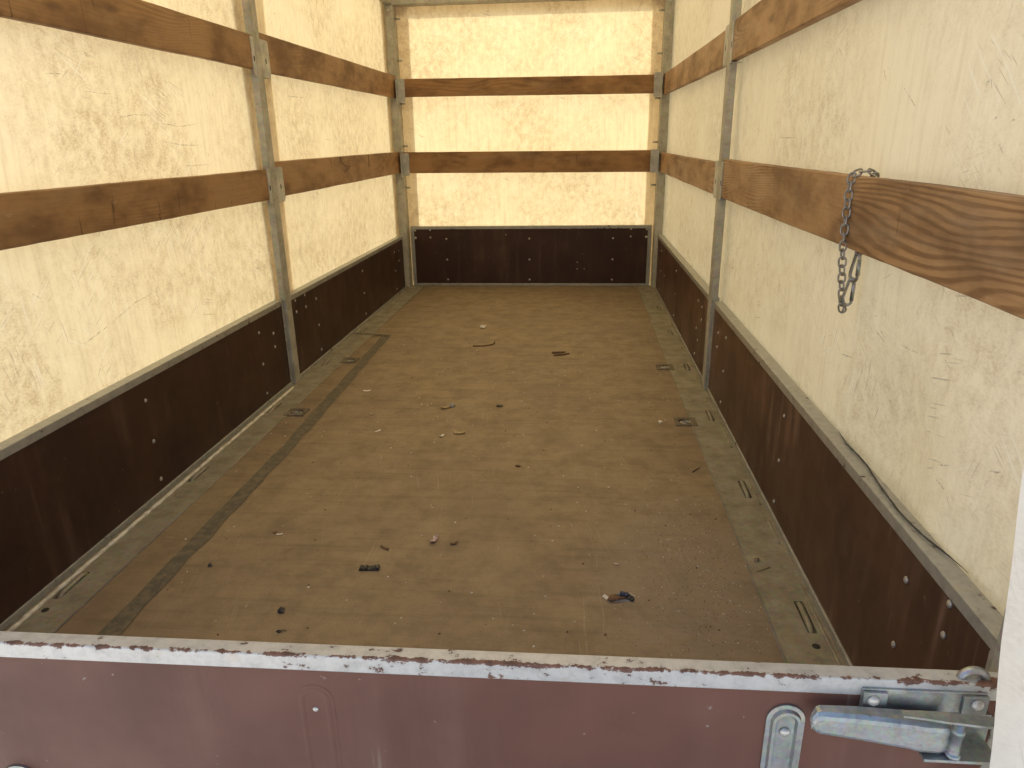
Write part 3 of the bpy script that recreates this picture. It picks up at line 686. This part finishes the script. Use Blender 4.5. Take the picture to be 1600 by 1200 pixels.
def hook(top, bot, w, rad, pear=True):
    """pear-shaped snap hook with a straight gate, in its own plane"""
    top, bot = Vector(top), Vector(bot); l = (top-bot).length
    bm = bmesh.new(); pts = []
    big, small = w/2, w/2*.55; c1, c2 = -l/2+big, l/2-small
    for a in range(9): pts.append((big*math.cos(R(200+140*a/8)) if 0 else big*math.sin(R(-100+200*a/8)), c1-big*math.cos(R(-100+200*a/8)), 0))
    for a in range(7): pts.append((small*math.cos(R(-5+190*a/6)), c2+small*math.sin(R(-5+190*a/6)), 0))
    tube(bm, pts, rad, 8, True)
    o = link('snap_hook', bm, M_CHAIN, ch, True)
    bm = bmesh.new()
    tube(bm, [(-big*.97, c1+.002, 0), (-small*1.05, c2-.003, 0)], rad*1.28, 8); g = link('gate', bm, M_BRIGHT, o, True)
    return o
h1 = hook((.764, .634, .652), (.764, .637, .602), .024, .0028); orient(h1, (.763, .632, .596), (.764, .624, .650), R(8))
h2 = hook((.764, .634, .609), (.760, .634, .561), .015, .0026); orient(h2, (.760, .640, .553), (.763, .632, .605), R(70))
chain_run([(.764, .624, .646), (.768, .625, .670), (.772, .628, .697)], 1)

# ---------------------------------------------------------------- litter on the floor
def chunk(name, x, y, size, mat, label, cat, rot=0, flat=.5, seed=0, sub=2, parent=None, group=None):
    """irregular crumpled piece resting on the deck"""
    bm = bmesh.new(); bmesh.ops.create_icosphere(bm, subdivisions=sub, radius=.5)
    for v in bm.verts:
        k = 1+.55*noise.noise(v.co*2.3+Vector((seed, seed*2, 0)))+.25*noise.noise(v.co*6+Vector((seed, 0, seed)))
        v.co *= k; v.co.x *= size[0]; v.co.y *= size[1]; v.co.z *= size[2]
    mz = min(v.co.z for v in bm.verts)
    for v in bm.verts: v.co.z = max(v.co.z, mz*.45)
    mz = min(v.co.z for v in bm.verts)
    for v in bm.verts: v.co.z -= mz
    o = link(name, bm, mat, parent)
    o.location = (x, y, .0); o.rotation_euler = (0, 0, R(rot))
    if parent is None: tag(o, label, cat, group)
    return o
def scrap(name, x, y, l, w, mat, label, cat, rot=0, curl=.004, seed=0, group=None):
    """curled thin scrap with thickness"""
    bm = bmesh.new(); n = 7; top = []
    for i in range(n+1):
        k = i/n-.5
        row = []
        for j in (-.5, 0, .5):
            ww = w*(1-.5*abs(k)**1.5)*(1+.35*noise.noise((i*.9+seed, j*3, seed)))
            row.append((k*l, j*ww, .0006+curl*(4*k*k)*(.6+.6*noise.noise((i*.7, j, seed+4)))+.25*curl*abs(j)))
        top.append(row)
    T = [[bm.verts.new((p[0], p[1], max(.0012, p[2]+.0012))) for p in r_] for r_ in top]; B = [[bm.verts.new((p[0], p[1], max(0, p[2]))) for p in r_] for r_ in top]
    for i in range(n):
        for j in range(2):
            bm.faces.new((T[i][j], T[i+1][j], T[i+1][j+1], T[i][j+1])); bm.faces.new((B[i][j], B[i][j+1], B[i+1][j+1], B[i+1][j]))
        bm.faces.new((T[i][0], B[i][0], B[i+1][0], T[i+1][0])); bm.faces.new((T[i][2], T[i+1][2], B[i+1][2], B[i][2]))
    for i in (0, n):
        for j in range(2): bm.faces.new((T[i][j], T[i][j+1], B[i][j+1], B[i][j]))
    o = link(name, bm, mat); o.location = (x, y, .0002); o.rotation_euler = (0, 0, R(rot))
    return tag(o, label, cat, group)
def twig(name, pts, rad, mat, label, cat):
    bm = bmesh.new(); x0, y0 = pts[0][:2]
    tube(bm, [(p[0]-x0, p[1]-y0, p[2]) for p in pts], [rad*(1-.5*i/len(pts)) for i in range(len(pts))], 6)
    o = link(name, bm, mat, None, True); o.location = (x0, y0, .0); return tag(o, label, cat)
K_BLACK = mat_plain('black plastic', (.022, .023, .024), (.045, .045, .045), .5, 80)
K_WHITE = mat_plain('white paper', (.78, .74, .66), (.60, .54, .45), .8, 90)
K_TAN = mat_plain('dry tan leaf', (.42, .33, .20), (.24, .17, .09), .8, 90)
K_GREY = mat_plain('grey lint', (.24, .24, .25), (.36, .34, .31), .9, 90)
K_BROWN = mat_plain('brown leaf scrap', (.16, .085, .045), (.08, .045, .025), .8, 120)
K_PINK = mat_plain('pinkish wrapper', (.60, .47, .44), (.20, .13, .12), .6, 160)
K_BLUE = mat_plain('dark blue foil', (.015, .02, .05), (.10, .11, .15), .3, 150)

# black ribbed plastic clip
cl = empty('plastic_clip', 'black ribbed plastic clip lying flat beside a curled brown shred', 'plastic clip', (-.129, .606, 0)); cl.rotation_euler = (0, 0, R(4))
bm = bmesh.new(); box(bm, (-.021, -.0075, .0), (.021, .0075, .0035), .0006); link('base', bm, K_BLACK, cl)
for x0, x1, h_ in ((-.020, -.013, .0062), (-.009, -.004, .0068), (.003, .006, .005), (.0085, .0125, .0066), (.0145, .0205, .0075)):
    bm = bmesh.new(); box(bm, (x0, -.0074, .0033), (x1, .0062, h_), .0006); link('rib', bm, K_BLACK, cl)
# crumpled wrapper with foil
wr = empty('candy_wrapper', 'torn dark blue and rust coloured wrapper with a white end', 'wrapper', (.382, .541, 0)); wr.rotation_euler = (0, 0, R(3))
def leaf_quad(pts, mat, name, th=.0012):
    bm = bmesh.new(); prism(bm, pts, (0, 0, th)); return link(name, bm, mat, wr)
leaf_quad([(-.033, .004, .001), (-.021, -.012, .0005), (-.017, -.008, .004), (-.028, .007, .004)], K_WHITE, 'white_end')
for nm, a, m_, sd_ in (('foil', (-.005, -.002, .034, .018, .009), K_BROWN, 1), ('foil', (.010, .006, .022, .014, .015), K_BLUE, 2), ('foil', (.021, -.003, .016, .014, .010), K_BLACK, 3), ('foil', (.0, .006, .012, .006, .012), K_GREY, 5), ('foil', (.004, -.008, .036, .006, .005), K_GREY, 7)):
    c_ = chunk(nm, a[0], a[1], (a[2], a[3], a[4]), m_, None, None, 8, seed=sd_, parent=wr)
bm = bmesh.new(); tube(bm, [(.019, .010, .006), (.030, .001, .004)], .0009, 6); link('splinter', bm, K_WHITE, wr)

chunk('rubber_bit', -.257, .458, (.013, .016, .012), K_BLACK, 'small black rubber lump split in two near the tailgate', 'rubber bit', 20, seed=4)
twig('wire_curl', [(-.243, .399, .001), (-.238, .402, .002), (-.234, .399, .002), (-.236, .396, .0015), (-.240, .397, .001), (-.232, .402, .003), (-.225, .403, .001)], .0013, K_BLACK, 'tiny curled black wire close behind the tailgate rail', 'wire')
scrap('paper_scrap', -.016, .722, .026, .013, K_PINK, 'crumpled pinkish white paper scrap with a dark underside', 'paper scrap', 75, .009, 3)
scrap('leaf_scrap', .031, .711, .018, .006, K_BROWN, 'small dark brown leaf shred beside the pinkish paper scrap', 'leaf scrap', 30, .006, 5)
scrap('leaf_scrap', -.118, .684, .024, .005, K_BROWN, 'thin brown shred above the black ribbed clip', 'leaf scrap', -30, .003, 8)
scrap('leaf_scrap', -.386, .731, .010, .005, K_BROWN, 'reddish brown flake next to a pale splinter by the dark tape', 'leaf scrap', 20, .003, 9)
scrap('wood_splinter', -.372, .724, .014, .004, K_WHITE, 'pale splinter next to a reddish brown flake by the dark tape', 'splinter', 15, .002, 10)
chunk('rubber_bit', -.470, .595, (.008, .012, .007), K_BLACK, 'tiny black crumb beside the dark tape strip', 'rubber bit', 30, seed=14)
chunk('lint_clump', .672, .690, (.014, .014, .012), K_TAN, 'dusty tan clump at the edge of the steel strip', 'lint', 10, seed=6)
scrap('paper_scrap', -.139, 1.540, .034, .022, K_TAN, 'curled pale grey scrap with a dark blue knob', 'paper scrap', 40, .010, 12)
chunk('lint_clump', -.122, 1.556, (.022, .020, .014), K_GREY, 'small dark grey blue lump joined to the curled pale scrap', 'lint', 0, seed=16)
chunk('rubber_bit', .038, 1.563, (.020, .014, .009), K_BLACK, 'small glossy black lump alone in mid floor', 'rubber bit', 0, seed=18)
scrap('leaf_scrap', -.058, 1.329, .034, .020, K_TAN, 'dry cream leaf curl in the middle of the floor', 'leaf scrap', 8, .008, 20)
scrap('paper_scrap', -.108, 1.300, .018, .008, K_WHITE, 'tiny white curl beside the dry cream leaf', 'paper scrap', 55, .005, 22)
chunk('paper_scrap', -.153, 2.608, (.030, .038, .020), K_WHITE, 'white crumpled paper bit towards the front board', 'paper scrap', 20, seed=24)
twig('dry_stem', [(-.155, 2.285, .002), (-.11, 2.285, .003), (-.075, 2.302, .004), (-.066, 2.33, .004), (-.072, 2.375, .002)], .0030, K_BROWN, 'thin bent dark stem in front of the white paper bit', 'stem')
twig('dry_stem', [(.19, 2.19, .002), (.22, 2.195, .003), (.245, 2.205, .002)], .0060, K_BROWN, 'short thick dark stem between the bent stem and the chain side', 'stem')
twig('dry_stem', [(.20, 2.155, .001), (.235, 2.165, .003), (.262, 2.185, .001)], .0050, K_BROWN, 'short dark stem lying under the thick one', 'stem')
chunk('leaf_sliver', .138, 1.109, (.017, .009, .006), K_BROWN, 'small dark brown sliver halfway down the floor with a scratch behind', 'leaf scrap', -20, seed=26)
twig('dry_stem', [(.603, 1.100, .001), (.613, 1.112, .002), (.625, 1.128, .001)], .0014, K_BLACK, 'thin straight black stem near the open tie down plate', 'stem')
twig('dry_stem', [(.664, .648, .003), (.678, .654, .004), (.694, .664, .003)], .0014, K_TAN, 'thin tan stem lying across the strip edge below the dusty clump', 'stem')
chunk('paper_scrap', .556, 1.446, (.013, .018, .010), K_WHITE, 'small white crumb beside the open tie down plate', 'paper scrap', 0, seed=28)
scrap('paper_scrap', -.452, 1.692, .026, .012, K_WHITE, 'white oval flake on the edge of the dark tape', 'paper scrap', 10, .003, 30)
scrap('wood_splinter', -.372, 1.468, .024, .007, K_TAN, 'short tan splinter right of the rusty tie down plate', 'splinter', -50, .002, 31)
scrap('wood_splinter', -.312, 1.330, .022, .006, K_WHITE, 'short pale splinter between tape and dry leaf', 'splinter', 50, .002, 33)
scrap('leaf_scrap', .381, .655, .010, .005, K_PINK, 'tiny pink red flake above the torn wrapper', 'leaf scrap', -20, .002, 35)
# loose grit: specks too many to count
def grit(name, n, mat, rr, spread):
    bm = bmesh.new(); rng = random.Random(n)
    for _ in range(n):
        x, y = spread(rng); s = rng.uniform(*rr); a = rng.uniform(0, 6.28); k = rng.uniform(.35, 1)
        pts = [(x+math.cos(a+q_)*s*(1 if i % 2 else k), y+math.sin(a+q_)*s*(1 if i % 2 else k), .0003) for i, q_ in enumerate((0, 1.57, 3.14, 4.71))]
        t_ = bm.verts.new((x, y, .0006+s*.7)); vs = [bm.verts.new(p) for p in pts]
        for i in range(4): bm.faces.new((vs[i], vs[(i+1) % 4], t_))
    return tag(link(name, bm, mat), None, None, kind='stuff')
def all_over(g): return g.uniform(-.64, .64), g.uniform(.05, 3.5)**1.0*g.uniform(.5, 1)
def corner(g): return min(.73, max(.2, g.gauss(.55, .085))), max(.03, g.gauss(.62, .17))
tag(grit('crumbs', 230, K_WHITE, (.0012, .0034), all_over), 'tiny pale crumbs scattered over the floor', 'crumbs')
tag(grit('dark_grit', 190, K_BROWN, (.0012, .0034), all_over), 'tiny dark brown grit scattered over the floor', 'grit')
tag(grit('dirt_grit', 800, K_BROWN, (.0004, .0014), corner), 'fine dark dirt gathered beside the steel strip near the latch corner', 'dirt')
tag(grit('pale_grit', 240, K_WHITE, (.0006, .0019), corner), 'fine pale specks in the dirt near the latch corner', 'grit')
